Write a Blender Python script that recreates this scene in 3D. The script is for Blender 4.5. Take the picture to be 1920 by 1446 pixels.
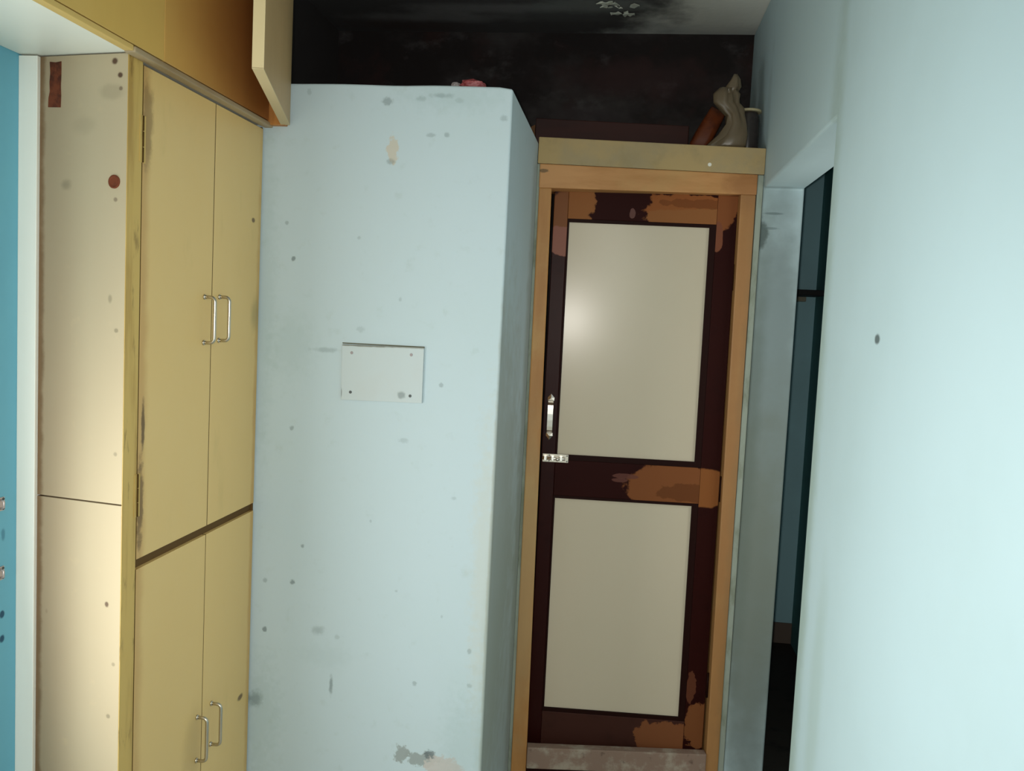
import bpy, bmesh, math, random
from mathutils import Vector, Matrix, noise as mnoise

for o in list(bpy.data.objects):
    bpy.data.objects.remove(o)
SC = bpy.context.scene
COL = SC.collection
random.seed(7)

# ------------------------------------------------------------------ camera
EYE = Vector((0.0, 0.0, 1.6273))
YAW, PITCH, ROLL, FPX = -0.1211, -0.0764, 0.0480, 1676.1


def view_dir(px, py):
    a, b = px - 960, py - 723
    c, s = math.cos(ROLL), math.sin(ROLL)
    u, v = c * a + s * b, -s * a + c * b
    x, y, z = u / FPX, 1.0, -v / FPX
    c, s = math.cos(PITCH), math.sin(PITCH)
    y, z = c * y - s * z, s * y + c * z
    c, s = math.cos(YAW), math.sin(YAW)
    return Vector((c * x + s * y, -s * x + c * y, z))


fwd = view_dir(960, 723).normalized()
right = (view_dir(961, 723) - view_dir(960, 723)).normalized()
up = right.cross(fwd).normalized()
cam_data = bpy.data.cameras.new('camera')
cam_data.sensor_fit = 'HORIZONTAL'
cam_data.sensor_width = 36.0
cam_data.lens = FPX * 36.0 / 1920.0
cam_data.clip_start = 0.02
cam = bpy.data.objects.new('camera', cam_data)
R = Matrix((right, up, -fwd)).transposed()
cam.matrix_world = Matrix.Translation(EYE) @ R.to_4x4()
COL.objects.link(cam)
SC.camera = cam

# ------------------------------------------------------------------ light
W = bpy.data.worlds.new('world')
SC.world = W
W.use_nodes = True
W.node_tree.nodes['Background'].inputs[0].default_value = (0.75, 0.9, 1.0, 1)
W.node_tree.nodes['Background'].inputs[1].default_value = 0.02

# the phone's flash, right beside the lens
fl = bpy.data.lights.new('phone_flash', 'SPOT')
fl.energy = 80
fl.color = (1.0, 0.955, 0.885)
fl.spot_size = math.radians(88)
fl.spot_blend = 1.0
fl.shadow_soft_size = 0.012
flo = bpy.data.objects.new('phone_flash', fl)
flo.location = EYE + right * -0.02 + up * 0.005
flo.rotation_euler = (-view_dir(950, 850)).to_track_quat('Z', 'Y').to_euler()
COL.objects.link(flo)

# unseen fill light added behind the photographer (on the right wall, shining across the room)
tb = bpy.data.lights.new('right_fill_light', 'AREA')
tb.shape = 'RECTANGLE'
tb.size, tb.size_y = 1.2, 0.06
tb.energy = 14
tb.color = (1.0, 0.97, 0.88)
tbo = bpy.data.objects.new('right_fill_light', tb)
tbo.location = (0.40, -0.55, 1.95)
tbo.rotation_euler = Vector((0.75, -0.55, 0.35)).to_track_quat('Z', 'X').to_euler()
COL.objects.link(tbo)

# unseen fill light added at the wall behind the photographer
wl = bpy.data.lights.new('rear_fill_light', 'AREA')
wl.shape = 'RECTANGLE'
wl.size, wl.size_y = 0.8, 1.9
wl.energy = 10
wl.color = (0.97, 0.98, 0.92)
wlo = bpy.data.objects.new('rear_fill_light', wl)
wlo.location = (-0.80, -1.48, 0.97)
wlo.rotation_euler = Vector((0, -1, 0)).to_track_quat('Z', 'Y').to_euler()
COL.objects.link(wlo)

# low window of the room in the left wall behind the photographer
tb2 = bpy.data.lights.new('left_window_light', 'AREA')
tb2.shape = 'RECTANGLE'
tb2.size, tb2.size_y = 0.8, 0.9
tb2.energy = 22.5
tb2.color = (0.97, 0.98, 0.95)
tbo2 = bpy.data.objects.new('left_window_light', tb2)
tbo2.location = (-1.22, 1.0, 1.08)
tbo2.rotation_euler = Vector((-1, -0.02, -0.08)).to_track_quat('Z', 'Y').to_euler()
COL.objects.link(tbo2)

# unseen fill light added at the passage's side wall, reaching the room through the opening
pw = bpy.data.lights.new('passage_fill_light', 'AREA')
pw.shape = 'RECTANGLE'
pw.size, pw.size_y = 0.5, 1.5
pw.energy = 3.6
pw.color = (0.97, 0.98, 0.92)
pwo = bpy.data.objects.new('passage_fill_light', pw)
pwo.location = (0.945, 2.65, 1.35)
pwo.rotation_euler = Vector((1, 0, 0)).to_track_quat('Z', 'Y').to_euler()
COL.objects.link(pwo)

SC.view_settings.view_transform = 'Standard'
SC.view_settings.look = 'None'
SC.view_settings.gamma = 1.0
SC.view_settings.use_curve_mapping = False
SC.view_settings.exposure = 0.0


# ------------------------------------------------------------------ materials
def lin(r, g, b):
    f = lambda c: (c / 255) / 12.92 if c / 255 <= 0.04045 else ((c / 255 + 0.055) / 1.055) ** 2.4
    return (f(r), f(g), f(b))


class NT:
    """tiny helper around a node tree"""
    def __init__(self, name):
        self.m = bpy.data.materials.new(name)
        self.m.use_nodes = True
        self.t = self.m.node_tree
        self.b = self.t.nodes['Principled BSDF']

    def n(self, kind, **kw):
        nd = self.t.nodes.new(kind)
        for k, v in kw.items():
            setattr(nd, k, v)
        return nd

    def link(self, a, b):
        self.t.links.new(a, b)

    def val(self, sock, v):
        if hasattr(v, 'links'):
            self.link(v, sock)
        else:
            sock.default_value = v

    def math(self, op, a, b=0.0, c=0.0):
        nd = self.n('ShaderNodeMath', operation=op)
        self.val(nd.inputs[0], a)
        self.val(nd.inputs[1], b)
        self.val(nd.inputs[2], c)
        return nd.outputs[0]

    def mix(self, fac, a, b):
        nd = self.n('ShaderNodeMix', data_type='RGBA')
        self.val(nd.inputs[0], fac)
        for s, v in ((nd.inputs[6], a), (nd.inputs[7], b)):
            if hasattr(v, 'links'):
                self.link(v, s)
            else:
                s.default_value = (*v[:3], 1)
        return nd.outputs[2]

    def ramp(self, v, lo, hi):
        nd = self.n('ShaderNodeMapRange', interpolation_type='SMOOTHSTEP')
        self.val(nd.inputs[0], v)
        nd.inputs[1].default_value = lo
        nd.inputs[2].default_value = hi
        return nd.outputs[0]

    def noise(self, co, scale, detail=4, rough=0.55, stretch=None):
        if stretch:
            mp = self.n('ShaderNodeMapping')
            self.link(co, mp.inputs[0])
            mp.inputs[3].default_value = stretch
            co = mp.outputs[0]
        nd = self.n('ShaderNodeTexNoise')
        self.link(co, nd.inputs['Vector'])
        nd.inputs['Scale'].default_value = scale
        nd.inputs['Detail'].default_value = detail
        nd.inputs['Roughness'].default_value = rough
        return nd.outputs[0]


def material(name, base, rough=0.6, spec=0.4, metal=0.0, blotch=(), spots=(), bump=None, coat=0.0, off=(0, 0, 0)):
    """base colour; blotch = (scale, lo, hi, colour, strength, stretch); spots = (centre, radii, colour, strength, noise amount, noise scale, softness)
    coordinates are the object's own; off = the object's origin, so spots are given in room coordinates"""
    k = NT(name)
    co = k.n('ShaderNodeTexCoord').outputs['Object']
    col = None
    cur = (*base, 1)
    for (sc, lo, hi, c2, st, stretch) in blotch:
        f = k.math('MULTIPLY', k.ramp(k.noise(co, sc, 5, 0.6, stretch), lo, hi), st)
        cur = k.mix(f, cur, c2)
    cache = {}
    for (c, r, c2, st, na, ns, soft) in spots:
        if ns not in cache:
            cache[ns] = k.noise(co, ns, 4, 0.6)
        s1 = k.n('ShaderNodeVectorMath', operation='SUBTRACT')
        k.link(co, s1.inputs[0])
        s1.inputs[1].default_value = (c[0] - off[0], c[1] - off[1], c[2] - off[2])
        s2 = k.n('ShaderNodeVectorMath', operation='DIVIDE')
        k.link(s1.outputs[0], s2.inputs[0])
        s2.inputs[1].default_value = r
        s3 = k.n('ShaderNodeVectorMath', operation='LENGTH')
        k.link(s2.outputs[0], s3.inputs[0])
        d = s3.outputs['Value']
        if na:
            d = k.math('ADD', d, k.math('MULTIPLY', k.math('SUBTRACT', cache[ns], 0.5), na))
        f = k.ramp(d, 1.0 + soft * 0.5, max(0.0, 1.0 - soft * 0.5))
        cur = k.mix(k.math('MULTIPLY', f, st), cur, c2)
    if hasattr(cur, 'links'):
        k.link(cur, k.b.inputs['Base Color'])
    else:
        k.b.inputs['Base Color'].default_value = cur
    k.b.inputs['Roughness'].default_value = rough
    k.b.inputs['Specular IOR Level'].default_value = spec
    k.b.inputs['Metallic'].default_value = metal
    k.b.inputs['Coat Weight'].default_value = coat
    if bump:
        bn = k.n('ShaderNodeBump')
        bn.inputs['Strength'].default_value = bump[1]
        bn.inputs['Distance'].default_value = 0.004
        k.link(k.noise(co, bump[0], 5, 0.6, bump[2] if len(bump) > 2 else None), bn.inputs['Height'])
        k.link(bn.outputs[0], k.b.inputs['Normal'])
    return k.m


SOOT = (0.0105, 0.009, 0.0092)
GREY = lin(88, 100, 100)
PALE = (0.475, 0.57, 0.605)
# marks on the pale blue partition: scuffs, nail holes, bared plaster, soft darker areas
MARKS = [
    (-0.655, 2.181, .0174, .0125, 'G', .6), (-0.871, 2.202, .0074, .0098, 'G', .3), (-0.564, 2.190, .0144, .0083, 'G', .35),
    (-0.510, 2.198, .0314, .0069, 'G', .5), (-0.461, 2.187, .0128, .0082, 'G', .25), (-0.342, 2.143, .0112, .0096, 'G', .4),
    (-0.534, 2.096, .0144, .0069, 'G', .4), (-0.491, 2.097, .0086, .0069, 'G', .5), (-0.635, 2.056, .0160, .0335, 'B', .8),
    (-0.640, 2.024, .0145, .0084, 'G', .5), (-0.902, 1.757, .0075, .0086, 'G', .9), (-0.923, 1.853, .0060, .0057, 'G', .5),
    (-0.893, 1.293, .0077, .0074, 'G', .6), (-0.479, 1.436, .0073, .0072, 'G', .5), (-0.576, 1.279, .0148, .0088, 'G', .3),
    (-0.804, 1.514, .0421, .0073, 'G', .4), (-0.707, 1.574, .0134, .0101, 'G', .25), (-0.852, 0.965, .0062, .0060, 'G', .7),
    (-0.878, 0.860, .0078, .0091, 'G', .85), (-0.797, 0.729, .0216, .0137, 'G', .45), (-0.955, 0.718, .0079, .0092, 'G', .9),
    (-0.757, 0.575, .0055, .0307, 'G', .8), (-0.519, 0.604, .0076, .0076, 'G', .5), (-0.369, 0.709, .0074, .0090, 'G', .5),
    (-0.365, 0.613, .0089, .0075, 'G', .4), (-0.978, 0.514, .0222, .0249, 'G', .8), (-0.957, 0.859, .0078, .0076, 'G', .5),
    (-0.744, 0.715, .0092, .0076, 'G', .3), (-0.548, 0.400, .0198, .0246, 'P', .9), (-0.490, 0.389, .0394, .0184, 'P', .9),
    (-0.467, 0.404, .0151, .0138, 'Q', .8), (-0.429, 0.368, .0500, .0330, 'R', .9), (-0.902, 1.517, .0606, .0732, 'S', .2),
    (-0.776, 0.658, .0617, .0306, 'S', .15), (-0.479, 2.198, .1132, .0343, 'S', .25), (-0.985, 1.645, .0305, .4425, 'S', .25),
    (-0.96, 0.45, .05, .16, 'S', .3), (-0.34, 0.95, .03, .35, 'T', .3), (-0.36, 0.45, .07, .12, 'S', .25),
    (-0.72, 1.82, .0060, .0050, 'G', .35), (-0.60, 1.66, .0050, .0070, 'G', .3), (-0.43, 1.13, .0080, .0060, 'G', .3),
    (-0.66, 1.05, .0040, .0050, 'G', .35), (-0.58, 0.86, .0050, .0040, 'G', .35), (-0.45, 0.80, .0040, .0060, 'G', .3),
]
MC = {'G': GREY, 'B': lin(190, 182, 165), 'P': lin(142, 150, 148), 'Q': lin(92, 100, 102), 'R': lin(185, 180, 175),
      'S': lin(140, 162, 160), 'T': lin(190, 185, 165)}
mk = []
for (x, z, rx, rz, c, s) in MARKS:
    small = max(rx, rz) < 0.02
    q_ = .78 if c == 'G' else 1.0
    mk.append(((x, 2.3575, z), (rx * q_, 0.03, rz * q_), MC[c], s * (1.0 if c in 'PQRBT' else .72), 2.2 if not small else 1.5, 55 if not small else 150,
               0.35 if c in 'PQRB' else (0.9 if small else 1.4)))
EDGE = [((-0.3215, 2.3575, 0.9), (0.008, 0.5, 0.75), lin(150, 150, 135), 0.5, 1.2, 14, 0.8),
        ((-0.3215, 3.03, 1.1), (0.02, 0.10, 1.3), lin(120, 124, 108), 0.45, 1.2, 14, 1.2),
        ((-0.3215, 2.8, 0.6), (0.02, 0.5, 0.5), lin(135, 148, 130), 0.3, 0.9, 6, 1.2)]
M = {}
M['partition'] = material('pale blue distemper', PALE, 0.85, 0.2,
                          blotch=[(1.7, .45, .75, lin(178, 195, 196), .45, None), (22, .58, .78, lin(165, 180, 178), .35, None)],
                          spots=mk + EDGE, bump=(60, .05))
M['wall_right'] = material('pale blue wall paint', (0.575, 0.73, 0.775), 0.8, 0.25,
                           blotch=[(1.2, .45, .8, lin(178, 200, 200), .3, None)],
                           spots=[((.4434, 1.644, 1.619), (.02, .016, .0085), GREY, .9, .5, 60, .7),
                                  ((.4434, 2.11, 1.05), (.02, .07, 1.3), lin(150, 168, 150), .55, .8, 9, 1.2),
                                  ((.4434, 1.9, .85), (.02, .05, .25), lin(165, 185, 170), .3, .9, 9, 1.2),
                                  ((.4434, 2.6, 2.5), (.05, .9, .5), lin(120, 140, 138), .2, .8, 4, 1.2),
                                  # the grimy reveal next to the door
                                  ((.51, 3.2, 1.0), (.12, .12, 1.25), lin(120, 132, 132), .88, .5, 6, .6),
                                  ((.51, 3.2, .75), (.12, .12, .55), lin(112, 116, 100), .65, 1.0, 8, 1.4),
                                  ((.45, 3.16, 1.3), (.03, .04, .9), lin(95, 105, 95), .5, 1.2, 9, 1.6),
                                  ((.445, 3.16, 1.95), (.02, .03, .05), lin(60, 70, 65), .7, 1.6, 30, .6),
                                  ((.48, 3.16, 2.02), (.03, .03, .004), lin(90, 105, 105), .6, .8, 30, .8),
                                  ((.47, 3.16, 1.97), (.03, .03, .004), lin(90, 105, 105), .5, .8, 30, .8)],
                           bump=(50, .05))
M['wall_left'] = material('deep sky blue wall paint', lin(112, 178, 200), 0.7, 0.3,
                          blotch=[(3, .45, .75, lin(122, 190, 208), .5, None)],
                          spots=[((-1.247, 3.2, 2.5), (.2, .82, 1.2), (.045, .038, .038), 1, .3, 5, .1),
                                 ((-1.247, 1.674, .961), (.02, .007, .008), lin(25, 60, 90), .9, .4, 60, .6),
                                 ((-1.247, 1.674, .909), (.02, .007, .008), lin(25, 60, 90), .9, .4, 60, .6),
                                 ((-1.247, 1.676, 1.13), (.02, .006, .012), lin(40, 90, 120), .5, 1, 40, .8)], bump=(40, .06))
M['rear'] = material('plain blue room wall', PALE, 0.85, 0.2, blotch=[(2, .4, .8, lin(170, 190, 192), .4, None)])
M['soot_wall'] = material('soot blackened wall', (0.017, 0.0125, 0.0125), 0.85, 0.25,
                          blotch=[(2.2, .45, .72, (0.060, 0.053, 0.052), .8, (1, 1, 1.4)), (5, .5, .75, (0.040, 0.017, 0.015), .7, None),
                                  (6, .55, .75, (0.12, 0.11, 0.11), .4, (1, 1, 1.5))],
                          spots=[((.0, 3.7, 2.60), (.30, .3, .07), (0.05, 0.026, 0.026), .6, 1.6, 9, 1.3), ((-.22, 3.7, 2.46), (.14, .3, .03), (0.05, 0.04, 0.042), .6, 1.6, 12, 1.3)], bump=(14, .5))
M['ceiling'] = material('sooty ceiling plaster', (0.55, 0.57, 0.55), 0.9, 0.15,
                        blotch=[(2.5, .4, .75, (0.45, 0.47, 0.45), .5, None)],
                        spots=[((.42, 3.05, 2.78), (.75, .62, .3), (0.88, 0.86, 0.78), 1, .5, 5, .5),
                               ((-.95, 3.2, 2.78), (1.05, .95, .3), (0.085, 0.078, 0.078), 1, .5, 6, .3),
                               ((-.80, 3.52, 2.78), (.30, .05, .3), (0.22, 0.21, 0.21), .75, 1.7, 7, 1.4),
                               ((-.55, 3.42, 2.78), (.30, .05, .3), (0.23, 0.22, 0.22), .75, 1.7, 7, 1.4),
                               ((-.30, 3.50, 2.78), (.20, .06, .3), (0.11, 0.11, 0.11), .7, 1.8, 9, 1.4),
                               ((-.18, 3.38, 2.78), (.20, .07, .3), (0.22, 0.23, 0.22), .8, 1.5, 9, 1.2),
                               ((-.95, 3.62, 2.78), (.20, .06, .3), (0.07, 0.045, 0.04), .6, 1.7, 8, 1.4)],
                        bump=(16, .5))
M['floor'] = material('worn beige cement floor', (0.56, 0.52, 0.44), 0.6, 0.3, blotch=[(6, .4, .7, (0.44, 0.40, 0.33), .7, None)], bump=(30, .2))
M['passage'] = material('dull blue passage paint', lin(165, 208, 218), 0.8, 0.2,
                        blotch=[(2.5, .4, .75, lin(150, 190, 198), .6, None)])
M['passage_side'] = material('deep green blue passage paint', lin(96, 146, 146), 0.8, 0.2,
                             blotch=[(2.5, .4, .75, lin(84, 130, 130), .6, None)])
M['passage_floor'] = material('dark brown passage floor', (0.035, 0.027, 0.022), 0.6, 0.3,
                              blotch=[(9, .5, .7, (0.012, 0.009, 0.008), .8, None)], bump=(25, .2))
M['skirting'] = material('brown passage skirting', lin(112, 98, 88), 0.6, 0.3)
M['trim'] = material('white gloss trim paint', (0.92, 0.89, 0.80), 0.45, 0.4, blotch=[(4, .5, .8, (0.82, 0.80, 0.71), .5, (1, 1, .3))])
M['lintel'] = material('grey beige concrete lintel', lin(176, 152, 108), 0.8, 0.2,
                       blotch=[(5, .42, .68, lin(152, 142, 118), .6, (1, 1, 1)), (16, .5, .75, lin(152, 135, 98), .5, None)],
                       spots=[((.256, 3.13, 2.173), (.006, .03, .006), lin(235, 235, 225), .9, .3, 60, .5)], bump=(40, .15))
M['plaster'] = material('pale plaster filler', lin(150, 158, 146), 0.85, 0.2,
                        blotch=[(14, .45, .7, lin(110, 115, 95), .7, (1, 1, .4))], bump=(60, .3))

# wardrobe laminates
BASE_W = (-1.1, 2.02, 0.0)
DK = lin(70, 38, 22)
side_sp = [((-1.198, 1.689, 1.0), (.075, .06, 3.0), lin(138, 106, 78), .45, .5, 3, 1.5),  # soft shadow beside the white trim, painted into the laminate colour
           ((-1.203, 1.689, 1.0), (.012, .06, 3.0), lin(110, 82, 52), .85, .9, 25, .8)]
for (x, z, rx, rz, c, s) in [(-1.139, 1.852, .0161, .0127, 'G', .5), (-1.026, 2.093, .0067, .0062, 'D', .9), (-1.013, 2.066, .0056, .0051, 'D', .9),
                             (-1.011, 2.040, .0045, .0041, 'D', .6), (-1.020, 1.823, .0045, .0042, 'D', .5), (-1.030, 1.625, .0046, .0085, 'G', .4),
                             (-1.014, 1.562, .0046, .0043, 'G', .5), (-1.028, .995, .0047, .0056, 'D', .8), (-1.179, .959, .0048, .0068, 'D', .6),
                             (-1.033, 2.034, .0280, .0155, 'G', .2), (-1.021, .757, .0048, .0046, 'G', .5), (-1.01, .87, .004, .004, 'G', .4),
                             (-1.012, 1.31, .004, .004, 'G', .4), (-1.10, 1.97, .03, .02, 'G', .12)]:
    side_sp.append(((x, 1.689, z), (rx, .03, rz), DK if c == 'D' else lin(95, 88, 66), s, .5, 60, .8))
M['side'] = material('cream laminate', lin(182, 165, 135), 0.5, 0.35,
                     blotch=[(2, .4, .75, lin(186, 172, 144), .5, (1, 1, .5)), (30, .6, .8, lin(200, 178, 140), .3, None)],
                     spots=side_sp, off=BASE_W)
M['burn'] = material('torn brown veneer', lin(112, 58, 36), 0.8, 0.2, blotch=[(40, .4, .65, lin(66, 34, 24), .9, None)])
front_sp = [((-.994, 2.294, .544), (.03, .016, .008), DK, .8, .5, 60, .8), ((-.994, 2.301, 1.851), (.03, .010, .006), DK, .8, .5, 60, .8),
            ((-.994, 1.75, 1.4), (.03, .022, 1.2), lin(176, 126, 66), .5, 1.3, 12, 1.4),
            ((-.994, 1.765, 1.36), (.03, .006, .05), lin(70, 46, 18), .8, 1.6, 40, .8),
            ((-.994, 1.757, 1.20), (.03, .012, .10), lin(84, 58, 24), .7, 1.9, 40, .8),
            ((-.994, 1.76, 1.99), (.03, .022, .09), lin(110, 80, 40), .55, 1.9, 30, 1.0),
            ((-.994, 2.345, 1.0), (.03, .014, 1.0), lin(190, 142, 70), .6, 1.3, 16, 1.2),
            ((-.994, 2.33, 1.60), (.03, .03, .04), lin(120, 112, 70), .4, 1.0, 16, 1.2),
            ((-.994, 2.02, .52), (.03, .04, .09), lin(150, 125, 80), .3, 1.0, 16, 1.4)]
M['front'] = material('mustard beige laminate', lin(222, 188, 122), 0.42, 0.4,
                      blotch=[(1.8, .4, .75, lin(224, 194, 132), .6, None), (14, .58, .8, lin(205, 176, 112), .4, (1, 1, .4))],
                      spots=front_sp, off=BASE_W)
M['stile'] = material('worn yellow wood edge', lin(205, 172, 98), 0.5, 0.35,
                      blotch=[(20, .45, .7, lin(165, 128, 62), .7, (1, 1, .12)), (45, .58, .72, lin(88, 62, 28), .6, (1, 1, .2))], off=BASE_W)
M['gap_shade_brown'] = material('dark gap brown', lin(78, 58, 28), 0.9, 0.1)  # dark brown for strips that stand for the shade in door gaps
M['recess'] = material('dark wood recess', lin(95, 70, 36), 0.7, 0.2)
M['loft_under'] = material('white laminate', (0.90, 0.88, 0.77), 0.4, 0.4, blotch=[(3, .4, .8, (0.80, 0.81, 0.72), .5, None)])
M['loft_front'] = material('olive brown gloss laminate', lin(216, 178, 100), 0.22, 0.5, blotch=[(3, .4, .75, lin(196, 158, 84), .5, (1, 1, .3))])
M['loft_front_b'] = material('olive brown gloss laminate with painted red reflection', lin(212, 168, 94), 0.22, 0.5,
                             blotch=[(3, .4, .75, lin(196, 150, 78), .6, (1, 1, .3))],
                             spots=[((0.128, 1.08, .4), (.2, .36, 2), lin(138, 72, 32), .85, .4, 3, 1.5)])  # red brown reflection towards the far end, painted into the colour
M['loft_edge'] = material('yellow edge band', lin(214, 180, 108), 0.5, 0.35, blotch=[(18, .45, .7, lin(180, 140, 70), .5, (1, .15, 1))])
M['moulding'] = material('greyish tan moulding', lin(170, 150, 118), 0.45, 0.4, blotch=[(18, .45, .7, lin(130, 105, 70), .5, (1, .15, 1))])
M['loft_door'] = material('taupe laminate', lin(192, 158, 112), 0.5, 0.3, blotch=[(4, .4, .75, lin(176, 142, 98), .6, (1, 1, .4))])
M['door_edge'] = material('pale cream edge band', lin(205, 185, 142), 0.5, 0.3)
M['filler'] = material('orange wood filler', lin(190, 130, 66), 0.5, 0.3, blotch=[(20, .45, .7, lin(150, 92, 40), .6, (1, 1, .2))])

# bathroom door
M['frame'] = material('varnished orange pine', lin(186, 136, 80), 0.5, 0.3,
                      blotch=[(14, .42, .7, lin(164, 112, 60), .7, (1, 1, .12)), (4, .5, .75, lin(196, 160, 100), .5, None),
                              (30, .62, .78, lin(120, 84, 48), .45, (1, 1, .3))],
                      spots=[((.40, 3.15, 2.09), (.06, .06, .06), lin(120, 70, 34), .5, 1.4, 20, 1.0),
                             ((-.30, 3.05, 2.125), (.02, .03, .008), lin(70, 62, 40), .7, 1.0, 40, .6),
                             ((-.29, 3.05, .75), (.05, .06, .5), lin(170, 150, 110), .5, 1.2, 10, 1.2),
                             ((.43, 3.16, 1.1), (.025, .05, 1.2), lin(132, 112, 72), .7, 1.4, 14, 1.0),
                                ((.40, 3.15, 1.2), (.05, .15, 1.6), lin(152, 110, 70), .7, .7, 9, 1.2)], bump=(30, .1, (1, 1, .15)))
M['frame_head'] = material('varnished orange pine, long grain', lin(194, 142, 90), 0.5, 0.3,
                           blotch=[(14, .42, .7, lin(164, 112, 60), .7, (.12, 1, 1)), (4, .5, .75, lin(178, 146, 92), .5, None)],
                           spots=[((.40, 3.15, 2.11), (.08, .06, .05), lin(120, 70, 34), .5, 1.4, 20, 1.0),
                                  ((-.30, 3.05, 2.125), (.018, .03, .006), lin(70, 62, 40), .7, 1.4, 60, .6)], bump=(30, .1, (.15, 1, 1)))
MAROON = lin(42, 12, 9)
WOOD = lin(142, 92, 54)
LEAF_O = Vector((0.366, 3.1777, 0.0))
LA = math.radians(3.4)


def leaf(u, d, z):
    """point on the door leaf: u along it from the hinge side, d behind its face"""
    return Vector((LEAF_O.x + u * math.cos(LA) - d * math.sin(LA), LEAF_O.y + u * math.sin(LA) + d * math.cos(LA), z))


def worn(lst):
    return [(leaf(u, 0, z), (ru, .08, rz), c, s, na, 16, .10) for (u, z, ru, rz, c, s, na) in lst]


M['rail_top'] = material('maroon varnish worn to wood, top', MAROON, 0.5, 0.06, blotch=[(8, .5, .75, lin(30, 9, 8), .6, None)],
                         spots=worn([(-.55, 2.035, .07, .055, WOOD, 1, 1.3), (-.575, 1.98, .07, .04, WOOD, 1, 1.3),
                                     (-.17, 2.03, .155, .05, lin(140, 84, 46), 1, 1.2), (-.13, 1.995, .19, .035, WOOD, 1, 1.2),
                                     (-.36, 2.005, .010, .018, lin(110, 78, 72), .8, 1.8), (-.15, 2.045, .12, .016, lin(112, 64, 34), .7, 1.8)]), bump=(12, .15))
M['stile_right'] = material('maroon varnish worn to wood, hinge side', MAROON, 0.5, 0.06, blotch=[(8, .5, .75, lin(30, 9, 8), .6, None)],
                            spots=worn([(-.05, 2.05, .05, .10, lin(128, 76, 44), 1, .9), (-.065, 1.94, .02, .05, lin(120, 72, 52), 1, .8),
                                        (-.045, 1.06, .08, .070, lin(134, 82, 44), 1, .35), (-.02, .20, .05, .10, lin(118, 72, 42), 1, 1.8),
                                        (-.055, .33, .018, .06, lin(100, 58, 40), .8, 2.2)]), bump=(12, .15))
M['stile_left'] = material('maroon varnish worn to wood, latch side', MAROON, 0.4, 0.1, blotch=[(8, .5, .75, lin(30, 9, 8), .6, None)],
                           spots=worn([(-.60, 1.98, .06, .10, lin(122, 76, 44), 1, .8), (-.60, 1.90, .06, .05, lin(140, 92, 78), 1, .9)]), bump=(12, .15))
M['rail_mid'] = material('maroon varnish worn to wood, middle', MAROON, 0.5, 0.06, blotch=[(8, .5, .75, lin(30, 9, 8), .6, None)],
                         spots=worn([(-.17, 1.055, .16, .085, lin(126, 76, 44), 1, .8), (-.33, 1.085, .045, .009, lin(100, 62, 54), .8, 1.4), (-.35, 1.07, .03, .007, lin(100, 62, 54), .8, 1.4), (-.12, 1.04, .09, .03, lin(100, 58, 32), .8, 1.8)]), bump=(12, .15))
M['rail_low'] = material('maroon varnish worn to wood, bottom', lin(62, 33, 25), 0.55, 0.15, blotch=[(8, .45, .7, lin(42, 22, 16), .7, None)],
                         spots=worn([(-.12, .135, .12, .07, lin(122, 74, 44), 1, 1.7)]), bump=(12, .2))
M['bead'] = material('dark brown beading', lin(34, 14, 11), 0.5, 0.06)
M['panel'] = material('cream laminate panel', (0.585, 0.51, 0.385), 0.22, 0.24, blotch=[(2, .4, .8, (0.55, 0.49, 0.36), .6, None)])
M['chrome'] = material('chrome', (0.92, 0.87, 0.80), 0.30, 0.5, metal=1.0)
M['steel'] = material('dull steel', (0.55, 0.50, 0.42), 0.28, 0.5, metal=1.0)
M['threshold'] = material('grey stone threshold', lin(140, 118, 104), 0.7, 0.2,
                          blotch=[(18, .45, .65, lin(168, 158, 142), .8, None), (30, .6, .75, lin(80, 62, 54), .6, None)], bump=(40, .3))
# small things
M['plate'] = material('off white painted board', (0.60, 0.66, 0.665), 0.6, 0.3, blotch=[(8, .45, .75, (0.56, 0.60, 0.60), .6, None)],
                      spots=[((-.580, 2.35, 1.402), (.012, .03, .010), lin(120, 130, 130), .7, 1.2, 50, .8)])
M['screw'] = material('rusty screw', (0.09, 0.10, 0.10), 0.6, 0.3, metal=.4)
M['plank'] = material('dark maroon wood plank', lin(58, 24, 18), 0.6, 0.3, blotch=[(14, .4, .7, lin(40, 16, 14), .7, (.15, 1, 1))])
M['brown_packet'] = material('rust brown packet', lin(100, 46, 17), 0.5, 0.25, blotch=[(25, .45, .7, lin(58, 24, 12), .8, None)])
M['bag'] = material('crumpled clear bag', lin(104, 90, 70), 0.35, 0.5)
M['jar_glass'] = material('smoky jar', lin(62, 56, 54), 0.25, 0.5, blotch=[(20, .4, .7, lin(44, 40, 42), .7, None)])
M['jar_lid'] = material('cream jar lid', lin(196, 184, 146), 0.45, 0.4)
M['pink'] = material('pink red wrapper', lin(140, 62, 64), 0.5, 0.4, blotch=[(60, .45, .65, lin(165, 105, 108), .7, None)])
M['greywrap'] = material('grey wrapper corner', lin(150, 140, 140), 0.5, 0.4)
M['card'] = material('brown card scrap', lin(140, 98, 66), 0.8, 0.2, blotch=[(30, .45, .7, lin(105, 62, 48), .8, None)])
M['flake'] = material('white lime flake', (0.62, 0.64, 0.55), 0.9, 0.1)
M['black'] = material('black shelf board', (0.010, 0.010, 0.011), 0.6, 0.3)
M['batten'] = material('pale wooden cleat', lin(150, 146, 128), 0.7, 0.2)
M['clip'] = material('pinkish metal catch', (0.62, 0.52, 0.50), 0.35, 0.5, metal=.7)


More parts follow.
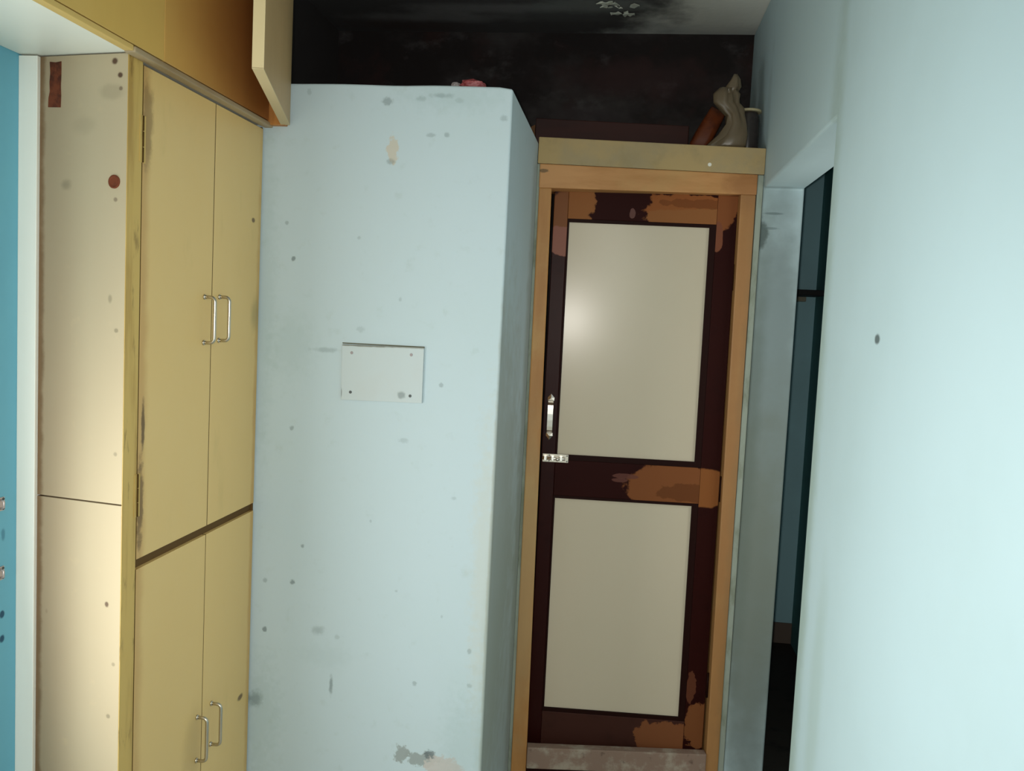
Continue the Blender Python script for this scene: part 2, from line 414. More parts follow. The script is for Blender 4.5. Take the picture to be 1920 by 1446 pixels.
# ------------------------------------------------------------------ mesh helpers
class MB:
    def __init__(self):
        self.bm = bmesh.new()

    def _merge(self, other):
        me = bpy.data.meshes.new('tmp')
        other.to_mesh(me)
        other.free()
        self.bm.from_mesh(me)
        bpy.data.meshes.remove(me)

    def hexa(self, c, bevel=0.0, seg=2):
        """eight corners: bottom loop of four, top loop of four"""
        b = bmesh.new()
        v = [b.verts.new(p) for p in c]
        for f in ((3, 2, 1, 0), (4, 5, 6, 7), (0, 1, 5, 4), (1, 2, 6, 5), (2, 3, 7, 6), (3, 0, 4, 7)):
            b.faces.new([v[i] for i in f])
        bmesh.ops.recalc_face_normals(b, faces=b.faces)
        if bevel:
            bmesh.ops.bevel(b, geom=list(b.edges), offset=bevel, segments=seg, affect='EDGES', profile=.6)
        self._merge(b)
        return self

    def box(self, lo, hi, bevel=0.0, seg=2):
        x0, y0, z0 = lo
        x1, y1, z1 = hi
        return self.hexa([(x0, y0, z0), (x1, y0, z0), (x1, y1, z0), (x0, y1, z0), (x0, y0, z1), (x1, y0, z1), (x1, y1, z1), (x0, y1, z1)], bevel, seg)

    def fbox(self, fn, u, d, z, bevel=0.0, seg=2):
        """box in a slanted frame fn(u, d, z)"""
        return self.hexa([fn(u[0], d[0], z[0]), fn(u[1], d[0], z[0]), fn(u[1], d[1], z[0]), fn(u[0], d[1], z[0]),
                          fn(u[0], d[0], z[1]), fn(u[1], d[0], z[1]), fn(u[1], d[1], z[1]), fn(u[0], d[1], z[1])], bevel, seg)

    def prism(self, poly, vec, bevel=0.0):
        b = bmesh.new()
        f = b.faces.new([b.verts.new(p) for p in poly])
        r = bmesh.ops.extrude_face_region(b, geom=[f])
        bmesh.ops.translate(b, vec=vec, verts=[e for e in r['geom'] if isinstance(e, bmesh.types.BMVert)])
        bmesh.ops.recalc_face_normals(b, faces=b.faces)
        if bevel:
            bmesh.ops.bevel(b, geom=list(b.edges), offset=bevel, segments=2, affect='EDGES', profile=.6)
        self._merge(b)
        return self

    def tube(self, pts, r, n=10, caps=True):
        b = bmesh.new()
        pts = [Vector(p) for p in pts]
        rings = []
        prev = None
        for i, p in enumerate(pts):
            t = (pts[min(i + 1, len(pts) - 1)] - pts[max(i - 1, 0)]).normalized()
            a = prev if prev is not None else (Vector((0, 0, 1)) if abs(t.z) < .9 else Vector((0, 1, 0)))
            x = (a - t * a.dot(t)).normalized()
            prev = x
            y = t.cross(x)
            rr = r[i] if isinstance(r, (list, tuple)) else r
            rings.append([b.verts.new(p + x * (rr * math.cos(2 * math.pi * k / n)) + y * (rr * math.sin(2 * math.pi * k / n))) for k in range(n)])
        for i in range(len(rings) - 1):
            for k in range(n):
                b.faces.new((rings[i][k], rings[i][(k + 1) % n], rings[i + 1][(k + 1) % n], rings[i + 1][k]))
        if caps:
            b.faces.new(rings[0][::-1])
            b.faces.new(rings[-1])
        bmesh.ops.recalc_face_normals(b, faces=b.faces)
        self._merge(b)
        return self

    def lathe(self, prof, centre, axis=(0, 0, 1), n=24):
        ax = Vector(axis).normalized()
        c = Vector(centre)
        return self.tube_prof([(c + ax * h, r) for r, h in prof], ax, n)

    def tube_prof(self, pr, ax, n):
        b = bmesh.new()
        a = Vector((0, 0, 1)) if abs(ax.z) < .9 else Vector((1, 0, 0))
        x = (a - ax * a.dot(ax)).normalized()
        y = ax.cross(x)
        rings = [[b.verts.new(p + x * (r * math.cos(2 * math.pi * k / n)) + y * (r * math.sin(2 * math.pi * k / n))) for k in range(n)] for p, r in pr]
        for i in range(len(rings) - 1):
            for k in range(n):
                b.faces.new((rings[i][k], rings[i][(k + 1) % n], rings[i + 1][(k + 1) % n], rings[i + 1][k]))
        b.faces.new(rings[0][::-1])
        b.faces.new(rings[-1])
        bmesh.ops.recalc_face_normals(b, faces=b.faces)
        self._merge(b)
        return self

    def crumple(self, centre, radii, amp, freq, seed, sub=4, rot=None):
        b = bmesh.new()
        bmesh.ops.create_icosphere(b, subdivisions=sub, radius=1.0)
        for v in b.verts:
            d = v.co.normalized()
            q = d * freq + Vector((seed, seed * 1.7, -seed))
            k = 1 + amp * (1 - 2 * abs(mnoise.noise(q))) + amp * .5 * mnoise.noise(q * 2.7)
            p = Vector((d.x * radii[0] * k, d.y * radii[1] * k, d.z * radii[2] * k))
            if rot:
                p = rot @ p
            v.co = p + Vector(centre)
        bmesh.ops.recalc_face_normals(b, faces=b.faces)
        self._merge(b)
        return self

    def build(self, name, mat, parent=None, smooth=False):
        me = bpy.data.meshes.new(name)
        if parent is not None:
            wl = parent.get('_o', None)
            o0 = Vector(wl) if wl is not None else Vector((0, 0, 0))
            bmesh.ops.translate(self.bm, vec=-o0, verts=self.bm.verts)
        self.bm.to_mesh(me)
        self.bm.free()
        me.materials.append(M[mat] if isinstance(mat, str) else mat)
        if smooth:
            for p in me.polygons:
                p.use_smooth = True
        o = bpy.data.objects.new(name, me)
        COL.objects.link(o)
        if parent is not None:
            o.parent = parent
            o['_o'] = list(o0)
        return o


ALL_TMP = []


def tag(o, label=None, cat=None, group=None, kind=None):
    if label:
        o['label'] = label
    if cat:
        o['category'] = cat
    if group:
        o['group'] = group
    if kind:
        o['kind'] = kind
    return o


def empty(name, loc):
    o = bpy.data.objects.new(name, None)
    o.empty_display_size = 0.1
    COL.objects.link(o)
    o.location = loc
    o['_o'] = list(loc)
    return o


def struct(o, label):
    return tag(o, label, None, None, 'structure')


# ------------------------------------------------------------------ room
XL, XR, XR2, YD, YB, ZC = -1.247, 0.4434, 0.5786, 2.3575, 3.70, 2.78
XB = -0.3215
struct(MB().box((XL - .2, -1.6, -.1), (XR2, YB + .1, 0)).build('floor', 'floor'), 'beige cement floor of the room at the foot of the door')
struct(MB().box((XL - .2, -1.6, ZC), (1.2, 4.9, ZC + .1)).build('ceiling', 'ceiling'), 'soot stained ceiling with bared grey and white plaster above the door')
ceiling = bpy.data.objects['ceiling']
struct(MB().box((XL - .12, -1.6, 0), (XL, YB, ZC)).build('wall_left', 'wall_left'), 'deep blue wall at the far left beside the wardrobe')
struct(MB().box((XL, -1.6, 0), (XR, -1.5, ZC)).build('wall_rear', 'rear'), 'pale blue wall behind the viewer')
prof = [(-1.6, 0), (2.1047, 0), (2.1047, 2.1051), (3.158, 2.1051), (3.158, 0), (YB, 0), (YB, ZC), (-1.6, ZC)]
struct(MB().prism([(XR, y, z) for y, z in prof], (XR2 - XR, 0, 0)).build('wall_right', 'wall_right'),
       'pale blue wall on the right with a tall doorless opening')
struct(MB().box((XL - .12, YB, 0), (XR2, YB + .1, ZC)).build('wall_back', 'soot_wall'), 'soot blackened wall above and behind the door')
# the bathroom's low partition: slightly uneven top, rounded arrises
pt = MB()
N = 26
top = []
for i in range(N + 1):
    x = XL + (XB - XL) * i / N
    top.append((x, 2.2228 + .0035 * mnoise.noise(Vector((x * 7, 3, 1))) + (0.002 if i < N else -0.003)))
poly = [(XL, YD, 0)] + [(x, YD, z) for x, z in top] + [(XB, YD, 0)]
pt.prism(poly, (0, YB - YD, 0))
part_o = struct(pt.build('wall_partition', 'partition'), 'pale blue scuffed partition wall that stops short of the ceiling')
bv = part_o.modifiers.new('soft arris', 'BEVEL')
bv.width = .006
bv.segments = 3
bv.limit_method = 'ANGLE'
bv.angle_limit = math.radians(50)
wr = bpy.data.objects['wall_right']
bv = wr.modifiers.new('soft arris', 'BEVEL')
bv.width = .007
bv.segments = 3
bv.limit_method = 'ANGLE'
# flakes of whitewash curling off the ceiling
for i in range(16):
    x = -.17 + .20 * random.random()
    y = 3.33 + .13 * random.random() - .1 * abs(x + .06)
    s = .008 + .014 * random.random()
    n = 7
    ring = [(x + s * (0.6 + .6 * random.random()) * math.cos(2 * math.pi * k / n), y + s * (0.6 + .6 * random.random()) * math.sin(2 * math.pi * k / n),
             ZC - .002 - .010 * random.random()) for k in range(n)]
    MB().prism(ring, (0, 0, .0015)).build('paint_flake', 'flake', ceiling)

# passage beyond the opening
YP, XP = 4.705, 0.954
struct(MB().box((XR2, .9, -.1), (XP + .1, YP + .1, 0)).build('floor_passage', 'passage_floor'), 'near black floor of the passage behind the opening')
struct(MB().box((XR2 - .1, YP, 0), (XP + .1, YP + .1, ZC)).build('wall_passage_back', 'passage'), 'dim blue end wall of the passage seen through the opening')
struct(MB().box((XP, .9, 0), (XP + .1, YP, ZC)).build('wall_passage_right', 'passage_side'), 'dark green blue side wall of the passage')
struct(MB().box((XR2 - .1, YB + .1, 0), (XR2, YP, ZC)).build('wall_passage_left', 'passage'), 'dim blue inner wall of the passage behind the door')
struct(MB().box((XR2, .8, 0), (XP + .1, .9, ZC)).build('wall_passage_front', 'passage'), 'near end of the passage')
struct(MB().box((XR2, YP - .012, 0), (XP, YP, .108), .003).build('baseboard_passage', 'skirting'), 'brown skirting at the foot of the passage end wall')
sh = empty('wall_shelf', (.77, 4.6, 1.80))
tag(sh, 'thin black shelf on the end wall of the dim passage', 'shelf')
MB().box((XR2, 4.5, 1.800), (XP, YP, 1.828), .003).build('board', 'black', sh)
MB().box((.80, 4.66, 1.775), (.90, YP, 1.798), .003).build('cleat', 'batten', sh)

# left window frame, plus frames and a fitting added round the unseen fill lights
def opening(name, label, x, y0, y1, z0, z1, s, axis='x'):
    b = MB()
    for (a0, a1, c0, c1) in ((y0 - .05, y0, z0 - .05, z1 + .05), (y1, y1 + .05, z0 - .05, z1 + .05), (y0, y1, z1, z1 + .05), (y0, y1, z0 - .05, z0)):
        if axis == 'x':
            b.box((min(x, x + s), a0, max(c0, 0)), (max(x, x + s), a1, max(c1, .004)), .003)
        else:
            b.box((a0, min(x, x + s), max(c0, 0)), (a1, max(x, x + s), max(c1, .004)), .003)
    struct(b.build(name, 'trim'), label)


opening('window_1', 'white window frame in the blue left wall beside the viewer', XL, .59, 1.41, .62, 1.54, .022)
opening('passage_light_frame', 'white frame added around the unseen fill light in the passage', XP, 2.39, 2.91, .59, 2.11, -.007)
opening('rear_light_frame', 'white frame added around the unseen fill light behind the viewer', -1.5, -1.21, -.39, .02, 1.93, .015, 'y')
fx = empty('fill_light_fitting', (.435, -.55, 1.95))
tag(fx, 'white fitting added behind the unseen fill light on the right wall', 'lamp')
MB().box((.418, -1.17, 1.91), (XR, .07, 1.99), .004).build('batten', 'trim', fx)

# ------------------------------------------------------------------ wardrobe
X0, XC, YN = -1.2055, -0.9943, 1.6891
wd = empty('wardrobe', BASE_W)
tag(wd, 'shallow mustard and cream laminate wardrobe with four doors against the partition', 'wardrobe')
TH = .018


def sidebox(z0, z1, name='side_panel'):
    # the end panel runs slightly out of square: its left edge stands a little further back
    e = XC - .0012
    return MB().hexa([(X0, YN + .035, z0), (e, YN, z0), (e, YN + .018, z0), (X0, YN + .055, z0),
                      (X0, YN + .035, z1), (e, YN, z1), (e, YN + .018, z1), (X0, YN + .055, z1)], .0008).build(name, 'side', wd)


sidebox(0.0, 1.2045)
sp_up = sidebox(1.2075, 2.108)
# a screw plug near the top right corner of the end panel
MB().lathe([(.0135, 0), (.0135, .0025), (.011, .003), (.009, .0015)], (-1.023, YN + .0050, 1.858), (-.1657, -1, 0), 20).build('plug', 'burn', sp_up)
ring = []
for kx, kz in ((-.9, -1), (.95, -1.02), (1.0, -.5), (.94, -.1), (1.0, .4), (1, 1), (.2, .96), (-.7, 1.0), (-.62, .5), (-.72, .1), (-.66, -.3), (-.85, -.6)):
    x, z = -1.170 + kx * .0165, 2.052 + kz * .045
    y = YN + .035 - (x - X0) / (XC - X0) * .035
    ring.append((x, y - .0012, z))
MB().prism(ring, (0, .0022, 0)).build('torn_patch', 'burn', sp_up)
MB().box((XC - .0012, YN + .0006, 0.0), (XC, 1.7425, 2.108)).box((XC - TH, YN + .019, 0.0), (XC - .0012, 1.7425, 2.108)).build('front_stile', 'stile', wd)
for (y, z0, z1) in ((1.7446, .08, 1.056), (1.7446, 1.078, 2.10), (2.0702, 1.078, 2.10), (2.0657, .08, 1.056)):
    MB().box((XC - .012, y - .0022, z0), (XC - .0004, y + .0022, z1)).build('gap_shade_brown', 'gap_shade_brown', wd)
MB().box((X0, YN + .06, 2.085), (XC - TH - .002, YD, 2.103)).build('top_panel', 'recess', wd)
MB().box((X0, 2.3515, 0.0), (XC - .004, YD - .0005, 2.105)).build('back_panel', 'recess', wd)
MB().box((XC - .040, 1.743, 1.03), (XC - .019, 2.3515, 1.10)).box((XC - .019, 1.743, 1.0565), (XC - .009, 2.3515, 1.0775)).build('rail', 'recess', wd)
MB().box((XC - .05, 1.743, 0.0), (XC - .006, 2.3515, .075), .002).build('plinth', 'recess', wd)
MB().box((XC - .045, 2.05, .075), (XC - .022, 2.09, 2.085)).build('mullion', 'recess', wd)


def handle(door, y, z0, z1, e=.027, r=.0042):
    pts = [(XC, y, z0)]
    c = .011
    for k in range(5):
        a = k / 4 * math.pi / 2
        pts.append((XC + e - c + c * math.sin(a), y, z0 + c - c * math.cos(a)))
    for k in range(5):
        a = k / 4 * math.pi / 2
        pts.append((XC + e - c + c * math.cos(a), y, z1 - c + c * math.sin(a)))
    pts.append((XC, y, z1))
    h = MB().tube(pts, r, 10)
    for z in (z0, z1):
        h.lathe([(.0065, 0), (.0065, .002), (.005, .004)], (XC, y, z), (1, 0, 0), 12)
    h.build('handle', 'steel', door, True)


def wdoor(y0, y1, z0, z1):
    return MB().box((XC - TH, y0, z0), (XC, y1, z1), .0008).build('door', 'front', wd)


d1 = wdoor(1.7465, 2.0685, 1.078, 2.100)
d2 = wdoor(2.0720, 2.3505, 1.078, 2.100)
d3 = wdoor(1.7465, 2.0640, .080, 1.056)
d4 = wdoor(2.0670, 2.3505, .080, 1.056)
handle(d1, 2.030, 1.531, 1.640)
handle(d2, 2.109, 1.535, 1.642)
handle(d3, 2.038, .491, .602)
handle(d4, 2.115, .496, .604)
for (z0, z1) in ((1.905, 2.0), (1.170, 1.262)):
    hg = MB().box((XC, 1.7335, z0), (XC + .001, 1.7425, z1), .0004)
    hg.box((XC, 1.7470, z0), (XC + .001, 1.7555, z1), .0004)
    hb = hg.build('hinge', 'stile', wd)
    for k in range(3):
        h = (z1 - z0) / 3
        MB().tube([(XC + .0012, 1.7447, z0 + h * k + .001), (XC + .0012, 1.7447, z0 + h * (k + 1) - .001)], .0024, 8).build('knuckle', 'gap_shade_brown', hb, True)

# white vertical trim in the corner and two catches on the blue wall
struct(MB().box((XL, YN + .026, 0), (X0 - .0003, YN + .060, 2.108), .0015).build('trim_1', 'trim'), 'white painted upright trim between the blue wall and the wardrobe')
for i, (z, lb) in enumerate(((1.195, 'small metal catch on the blue wall, upper of the two'), (1.050, 'small metal catch on the blue wall, lower of the two'))):
    c = empty('wall_catch', (XL, 1.664, z))
    tag(c, lb, 'catch', 'metal catches on the blue wall')
    MB().box((XL, 1.652, z - .014), (XL + .003, 1.6765, z + .014), .001).build('plate', 'clip', c)
    MB().tube([(XL + .003, 1.664, z - .009), (XL + .010, 1.664, z - .006), (XL + .010, 1.664, z + .006), (XL + .003, 1.664, z + .009)], .0025, 8).build('loop', 'clip', c, True)
    for s in (-1, 1):
        MB().lathe([(.003, 0), (.0025, .0015)], (XL + .003, 1.672, z + s * .010), (1, 0, 0), 10).build('screw', 'screw', c)

# ------------------------------------------------------------------ loft cupboard over the wardrobe
lf = empty('loft_cabinet', (-1.1, 1.3, 2.11))
tag(lf, 'brown fronted loft cupboard under the ceiling above the wardrobe, its end door ajar', 'cabinet')
XF = XC + .022
ZB, ZT = 2.109, 2.775
MB().box((XL + .001, .15, ZB + .002), (XF - .020, YD - .001, ZB + .02)).build('bottom_panel', 'loft_under', lf)
MB().box((XF - .019, .15, ZB - .003), (XF + .001, 1.668, ZB + .008), .002).build('edge_strip', 'loft_edge', lf)
MB().box((XF - .021, 1.670, ZB - .005), (XF + .003, YD - .001, ZB + .007), .003).build('moulding', 'moulding', lf)
for (a, b, mt) in ((.15, .668, 'loft_front'), (.670, 1.226, 'loft_front'), (1.228, 1.784, 'loft_front'), (1.786, 2.334, 'loft_front_b')):
    MB().box((XF - .018, a, ZB + .010), (XF, b, ZT), .0012).build('front_panel', mt, lf)
MB().box((XF - .01, 2.336, ZB), (-.928, YD - .0005, ZT), .002).build('end_stile', 'filler', lf)
Hn, Nn = Vector((-.917, 2.343)), Vector((-.7635, 1.800))
ld = (Nn - Hn).normalized()
lp = Vector((-ld.y, ld.x))
if lp.x > 0:
    lp = -lp


def ldoor(u, d, z):
    q = Hn + ld * u + lp * d
    return (q.x, q.y, z)


LW = (Nn - Hn).length
ldo = MB().fbox(ldoor, (0, LW - .0015), (0, .024), (ZB + .0035, ZT - .02)).build('end_door', 'loft_door', lf)
tag(ldo, 'taupe end door hanging ajar')
MB().fbox(ldoor, (LW - .0015, LW), (0, .024), (ZB + .002, ZT - .02)).build('edge_band', 'door_edge', ldo)
MB().fbox(ldoor, (0, LW), (0, .024), (ZB + .001, ZB + .0035)).build('edge_band', 'door_edge', ldo)
for z in (2.25, 2.6):
    MB().tube([ldoor(-.004, .012, z - .03), ldoor(-.004, .012, z + .03)], .005, 10).build('hinge', 'steel', ldo, True)

# ------------------------------------------------------------------ door wall: lintel, frame, leaf
BA = math.atan(0.13914)


def dw(u, d, z):
    return Vector((XB + u * math.cos(BA) - d * math.sin(BA), 3.052 + u * math.sin(BA) + d * math.cos(BA), z))


# lintel slab: its top is the ledge that carries the clutter
lint = MB().hexa([dw(.001, -.004, 2.149), dw(.771, -.004, 2.149), (XR, YB, 2.149), (XB + .0005, YB, 2.149),
                  dw(.001, -.004, 2.2365), dw(.771, -.004, 2.2365), (XR, YB, 2.2365), (XB + .0005, YB, 2.2365)], .003)
struct(lint.build('trim_2', 'lintel'), 'grey beige concrete lintel over the wooden door')
pl = MB().fbox(dw, (.001, .012), (.004, .12), (0, 2.1485), .002)
struct(pl.build('trim_3', 'plaster'), 'thin plaster strip left of the door frame')
pl = MB().fbox(dw, (.752, .7725), (.006, .12), (0, 2.1485), .002)
struct(pl.build('trim_4', 'plaster'), 'thin plaster strip right of the door frame')

door = empty('door_1', dw(.38, 0, 0))
struct(door, 'maroon door worn to bare wood, two cream panels, in an orange wood frame')
door['_o'] = list(door.location)


def fr(name, u, z, d=(0, .15), mt='frame'):
    b = MB()
    b.hexa([dw(u[0][0], d[0], z[0]), dw(u[0][1], d[0], z[0]), dw(u[0][1], d[1], z[0]), dw(u[0][0], d[1], z[0]),
            dw(u[1][0], d[0], z[1]), dw(u[1][1], d[0], z[1]), dw(u[1][1], d[1], z[1]), dw(u[1][0], d[1], z[1])], .004)
    return b.build(name, mt, door)


# darker flecks inside the bared wood
# frame materials live in room coordinates, so keep their spots there
def rebase(mt, off):
    nt = M[mt].node_tree
    for n in nt.nodes:
        if n.type == 'VECT_MATH' and n.operation == 'SUBTRACT':
            v = n.inputs[1].default_value
            n.inputs[1].default_value = (v[0] - off[0], v[1] - off[1], v[2] - off[2])


for mt in ('frame', 'frame_head', 'rail_top', 'stile_right', 'stile_left', 'rail_mid', 'rail_low'):
    rebase(mt, door.location)
fr('jamb', ((.012, .066), (.010, .053)), (0, 2.069))
fr('jamb', ((.706, .7515), (.696, .748)), (0, 2.080))
b = MB().hexa([dw(.009, -.001, 2.0680), dw(.750, -.001, 2.0800), dw(.750, .15, 2.0800), dw(.009, .15, 2.0680),
               dw(.009, -.001, 2.1485), dw(.750, -.001, 2.1485), dw(.750, .15, 2.1485), dw(.009, .15, 2.1485)], .004)
b.build('head', 'frame_head', door)
# leaf
LT = .035
UL, UR = -.632, -.002


def lv(name, u, z, mt, d=(0, LT), bev=.002, parent=None):
    return MB().fbox(leaf, u, d, z, bev).build(name, mt, parent or door)


sl = lv('stile', (UL, -.583), (.085, 2.078), 'stile_left')
sr = lv('stile', (-.070, UR), (.085, 2.078), 'stile_right')
lv('top_rail', (-.5825, -.0705), (1.978, 2.078), 'rail_top')
mr = lv('middle_rail', (-.5825, -.0705), (1.002, 1.130), 'rail_mid')
lv('bottom_rail', (-.5825, -.0705), (.085, .208), 'rail_low')
for (z0, z1) in ((1.150, 1.966), (.222, .992)):
    p = MB().fbox(leaf, (-.577, -.092), (.008, .018), (z0, z1)).build('panel', 'panel', door)
    t0, t1 = (1.130, 1.978) if z0 > 1 else (.208, 1.002)
    lv('bead', (-.5828, -.576), (t0, t1), 'bead', (.001, .02), .001, p)
    lv('bead', (-.093, -.0702), (t0, t1), 'bead', (.001, .02), .001, p)
    lv('bead', (-.5765, -.0925), (z1, t1), 'bead', (.001, .02), .001, p)
    lv('bead', (-.5765, -.0925), (t0, z0), 'bead', (.001, .02), .001, p)
# pull handle on the latch stile
ph = MB()
uc = -.608
for zc, sg in ((1.350, 1), (1.214, -1)):
    ring = [leaf(uc - .011, -.0005, zc - sg * .011), leaf(uc + .011, -.0005, zc - sg * .011), leaf(uc + .012, -.0005, zc), leaf(uc, -.0005, zc + sg * .014), leaf(uc - .012, -.0005, zc)]
    cen = leaf(uc, -.007, zc - sg * .001)
    bb = bmesh.new()
    rv = [bb.verts.new(q) for q in ring]
    cv = bb.verts.new(cen)
    bb.faces.new(rv)
    for i in range(5):
        bb.faces.new((rv[i], rv[(i + 1) % 5], cv))
    bmesh.ops.recalc_face_normals(bb, faces=bb.faces)
    ph._merge(bb)
hnd = ph.build('pull_handle', 'chrome', sl)
g_ = MB()
prof_h = [(0, 1.226), (-.009, 1.229), (-.016, 1.236), (-.0195, 1.250), (-.0225, 1.272), (-.0245, 1.294), (-.0250, 1.312), (-.0225, 1.325), (-.012, 1.334), (0, 1.338)]
for (d0, z0), (d1, z1) in zip(prof_h[:-1], prof_h[1:]):
    g_.hexa([leaf(uc - .0095, d0, z0), leaf(uc + .0095, d0, z0), leaf(uc + .0095, d0 + .004, z0 + .001), leaf(uc - .0095, d0 + .004, z0 + .001),
             leaf(uc - .0095, d1, z1), leaf(uc + .0095, d1, z1), leaf(uc + .0095, d1 + .004, z1 - .001), leaf(uc - .0095, d1 + .004, z1 - .001)])
bmesh.ops.remove_doubles(g_.bm, verts=g_.bm.verts, dist=.0003)
gro = g_.build('grip', 'chrome', sl)
# tower bolt
tbp = lv('bolt_plate', (-.628, -.536), (1.121, 1.150), 'steel', (-.003, .0), .0008, mr)
MB().tube([leaf(-.628, -.010, 1.1355), leaf(-.548, -.010, 1.1355)], .0055, 12).build('bolt', 'chrome', mr, True)
for u in (-.618, -.592, -.562):
    MB().fbox(leaf, (u - .005, u + .005), (-.0165, -.0025), (1.127, 1.144), .0015).build('bolt_keeper', 'chrome', mr)
MB().lathe([(.003, 0), (.003, .008), (.006, .010), (.006, .016), (.003, .019)], leaf(-.575, -.015, 1.1355), leaf(0, -1, 0) - leaf(0, 0, 0), 12).build('knob', 'chrome', mr, True)
for u in (-.541, -.604):
    for z in (1.1255, 1.1455):
        MB().lathe([(.0025, 0), (.002, .0012)], leaf(u, -.003, z), leaf(0, -1, 0) - leaf(0, 0, 0), 8).build('screw', 'screw', mr)
for z in (.35, 1.06, 1.8):
    MB().tube([leaf(.002, -.004, z - .045), leaf(.002, -.004, z + .045)], .004, 8).build('hinge', 'bead', sr, True)
th = MB().fbox(dw, (.066, .704), (-.012, .026), (.034, .112), .004)
struct(th.build('trim_5', 'threshold'), 'grey stone threshold under the door')
struct(MB().fbox(dw, (.066, .704), (-.004, .026), (.0, .0335), .002).build('trim_6', 'bead'), 'dark strip set back under the stone threshold')  # set-back strip in a dark brown colour

# ------------------------------------------------------------------ cover board on the partition
cb = empty('cover_plate', (-.641, YD, 1.459))
tag(cb, 'off-white rectangular cover board screwed to the blue partition', 'cover plate')
cb['_o'] = list(cb.location)
MB().hexa([(-.753, YD - .0085, 1.381), (-.528, YD - .0085, 1.384), (-.528, YD, 1.384), (-.753, YD, 1.381),
           (-.755, YD - .0085, 1.531), (-.528, YD - .0085, 1.534), (-.528, YD, 1.534), (-.755, YD, 1.531)], .001).build('board', material(
               'off white painted cover board', (0.475, 0.54, 0.55), 0.6, 0.3, blotch=[(8, .45, .75, (0.47, 0.51, 0.505), .6, None)],
               spots=[((-.585, 2.35, 1.402), (.011, .03, .010), lin(120, 130, 130), .7, 1.2, 50, .8),
                      ((-.70, 2.35, 1.532), (.09, .03, .004), lin(96, 92, 74), .8, 1.0, 40, .8),
                      ((-.57, 2.35, 1.533), (.07, .03, .003), lin(110, 105, 88), .6, 1.0, 40, .8),
                      ((-.754, 2.35, 1.40), (.003, .03, .012), lin(80, 86, 84), .7, .8, 40, .8)], off=cb.location), cb)
for (x, z) in ((-.727, 1.510), (-.562, 1.513), (-.727, 1.403), (-.561, 1.402)):
    s = MB().lathe([(.0042, 0), (.0038, .0012), (.0020, .0016)], (x, YD - .0085, z), (0, -1, 0), 12)
    s.build('screw', 'screw' if z < 1.45 else 'greywrap', cb)
# thin grime line of plaster round the board
for (x0, x1, z0, z1) in ((-.760, -.524, 1.5335, 1.5365),):
    MB().box((x0 + .004, YD - .0015, z0), (x1 - .004, YD, z1)).build('grime_seam', material('grime seam', lin(100, 100, 84), .9, .1), cb)

# ------------------------------------------------------------------ clutter on the ledge and on the partition
LZ = 2.2365
pk = empty('wooden_plank', (-.03, 3.36, LZ))
tag(pk, 'dark maroon wooden plank lying along the ledge above the door', 'plank')
MB().hexa([(-.365, 3.335, LZ), (.195, 3.392, LZ), (.192, 3.432, LZ), (-.365, 3.375, LZ),
           (-.365, 3.335, LZ + .125), (.195, 3.392, LZ + .120), (.192, 3.432, LZ + .120), (-.365, 3.375, LZ + .125)], .003).build('board', 'plank', pk)

pc = empty('brown_packet', (.235, 3.275, LZ))
tag(pc, 'rust brown packet leaning to the right on the ledge above the door', 'packet')
pb = MB()
e0, e1 = Vector((.214, 3.275, LZ)), Vector((.288, 3.285, LZ + .150))
ax = (e1 - e0).normalized()
sx = Vector((ax.z, 0, -ax.x))
rings = []
bb = bmesh.new()
for t, w, dp in ((.03, .026, .006), (.10, .032, .020), (.35, .034, .026), (.65, .032, .024), (.88, .030, .016), (1.0, .028, .004)):
    c = e0 + (e1 - e0) * t + Vector((0, 0, .004))
    ring = []
    for k in range(14):
        a = 2 * math.pi * k / 14
        ca, sa = math.cos(a), math.sin(a)
        ring.append(bb.verts.new(c + sx * (w * math.copysign(abs(ca) ** .6, ca)) + Vector((0, dp * math.copysign(abs(sa) ** .8, sa) * (1 + .25 * math.sin(7 * t + 2 * a)), 0))))
    rings.append(ring)
for i in range(len(rings) - 1):
    for k in range(14):
        bb.faces.new((rings[i][k], rings[i][(k + 1) % 14], rings[i + 1][(k + 1) % 14], rings[i + 1][k]))
bb.faces.new(rings[0][::-1])
bb.faces.new(rings[-1])
bmesh.ops.recalc_face_normals(bb, faces=bb.faces)
pb._merge(bb)
pb.build('body', 'brown_packet', pc, True)

bg = empty('plastic_bag', (.335, 3.246, LZ))
tag(bg, 'crumpled pale plastic bag with a tied tuft between packet and jar', 'bag')
bb = MB()


def bag_tube(stations, seed, n=28):
    b = bmesh.new()
    rings = []
    for i, (c, rx, ry, amp) in enumerate(stations):
        ring = []
        for k in range(n):
            a = 2 * math.pi * k / n
            q = Vector((math.cos(a) * 2.2, math.sin(a) * 2.2, i * .35 + seed))
            f = 1 + amp * (1 - 2.6 * abs(mnoise.noise(q))) + .5 * amp * mnoise.noise(q * 3.1)
            ring.append(b.verts.new(Vector(c) + Vector((rx * f * math.cos(a), ry * f * math.sin(a), amp * .012 * mnoise.noise(q * 1.7)))))
        rings.append(ring)
    for i in range(len(rings) - 1):
        for k in range(n):
            b.faces.new((rings[i][k], rings[i][(k + 1) % n], rings[i + 1][(k + 1) % n], rings[i + 1][k]))
    b.faces.new(rings[0][::-1])
    b.faces.new(rings[-1])
    bmesh.ops.recalc_face_normals(b, faces=b.faces)
    return b


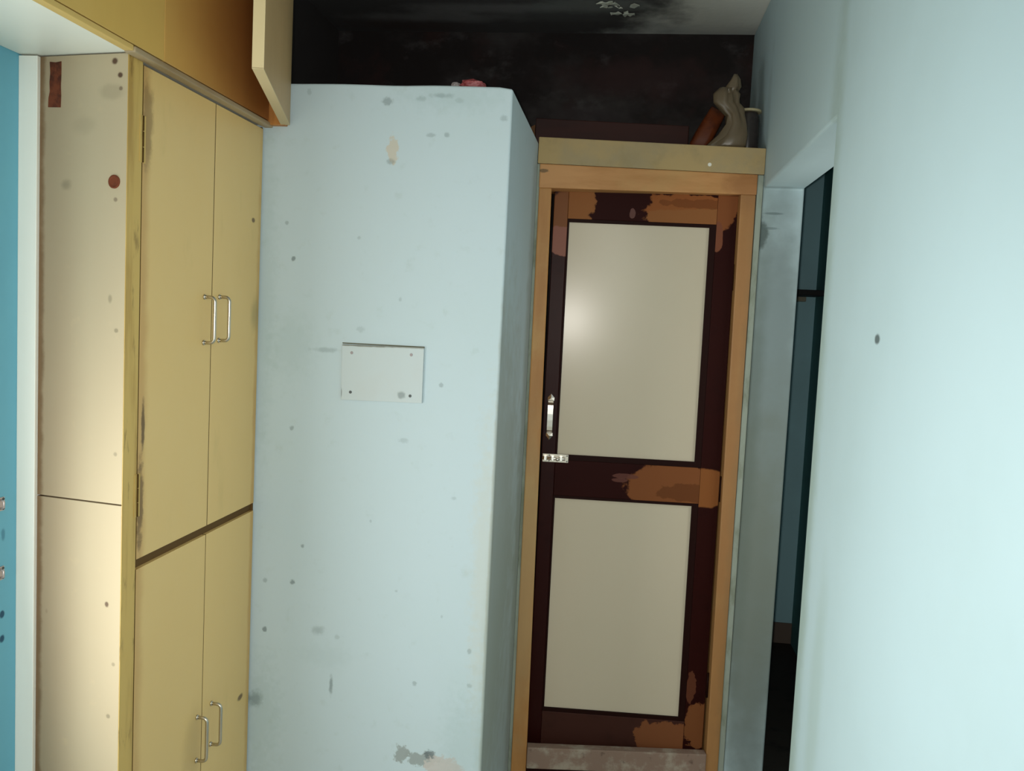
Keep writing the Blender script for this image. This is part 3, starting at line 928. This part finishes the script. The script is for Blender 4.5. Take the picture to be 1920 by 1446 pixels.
body = MB()
body._merge(bag_tube([((.316, 3.190, LZ + .001), .060, .022, .1), ((.318, 3.190, LZ + .012), .062, .026, .25), ((.334, 3.193, LZ + .045), .040, .025, .45),
                      ((.343, 3.195, LZ + .085), .026, .022, .5), ((.338, 3.197, LZ + .115), .024, .020, .5), ((.322, 3.199, LZ + .140), .034, .020, .35),
                      ((.306, 3.201, LZ + .158), .040, .020, .3), ((.302, 3.201, LZ + .185), .034, .018, .5), ((.306, 3.201, LZ + .208), .020, .013, .5)], 4.2))
bo = body.build('bag_body', 'bag', bg, True)
tuft = MB()
tuft._merge(bag_tube([((.314, 3.201, LZ + .190), .022, .012, .3), ((.326, 3.201, LZ + .215), .020, .009, .6), ((.331, 3.201, LZ + .238), .012, .007, .6),
                      ((.330, 3.201, LZ + .256), .005, .004, .4)], 9.1, 18))
tuft.build('tuft', 'bag', bg, True)

jr = empty('jar', (.395, 3.29, LZ))
tag(jr, 'smoky dark jar with a flat cream lid against the right wall on the ledge', 'jar')
jc = (.396, 3.305, LZ)
jo = MB().lathe([(.030, .0), (.037, .004), (.039, .012), (.0385, .06), (.0385, .12), (.036, .138), (.031, .147), (.031, .152)], jc, n=28).build('body', 'jar_glass', jr, True)
MB().lathe([(.040, .006), (.0415, .010), (.040, .014)], jc, n=28).build('base_ring', 'jar_glass', jo, True)
MB().lathe([(.040, .150), (.043, .151), (.043, .157), (.041, .159), (.012, .160)], jc, n=28).build('lid', 'jar_lid', jr)

wp = empty('wrapper', (-.446, 2.39, 2.2235))
tag(wp, 'crumpled pink red wrapper lying on top of the partition', 'wrapper')
MB().crumple((-.436, 2.392, 2.2335), (.030, .016, .0135), .35, 2.2, 5.3, 3).build('body', 'pink', wp)
MB().crumple((-.480, 2.390, 2.2310), (.012, .010, .0095), .3, 2.0, 1.3, 3).build('corner', 'greywrap', wp)

cs = empty('card_scrap', (-.345, 3.0, 2.2235))
tag(cs, 'small curled brown card scrap at the back corner of the partition top', 'scrap')
ring = []
for i in range(7):
    t = i / 6
    ring.append((-.352 + .022 * t, 2.90 + .11 * t, 2.2245))
crd = bmesh.new()
lo_ = [crd.verts.new(Vector(p)) for p in ring]
hi_ = [crd.verts.new(Vector((p[0] - .012 * math.sin(i / 6 * 3), p[1] + .01, 2.2245 + .055 * (0.75 + .35 * math.sin(i * 1.3)) * (1 - .25 * i / 6)))) for i, p in enumerate(ring)]
for i in range(6):
    crd.faces.new((lo_[i], lo_[i + 1], hi_[i + 1], hi_[i]))
bmesh.ops.solidify(crd, geom=list(crd.faces), thickness=.003)
bmesh.ops.recalc_face_normals(crd, faces=crd.faces)
mb = MB()
mb._merge(crd)
mb.build('body', 'card', cs)

for o in bpy.data.objects:
    if '_o' in o:
        del o['_o']
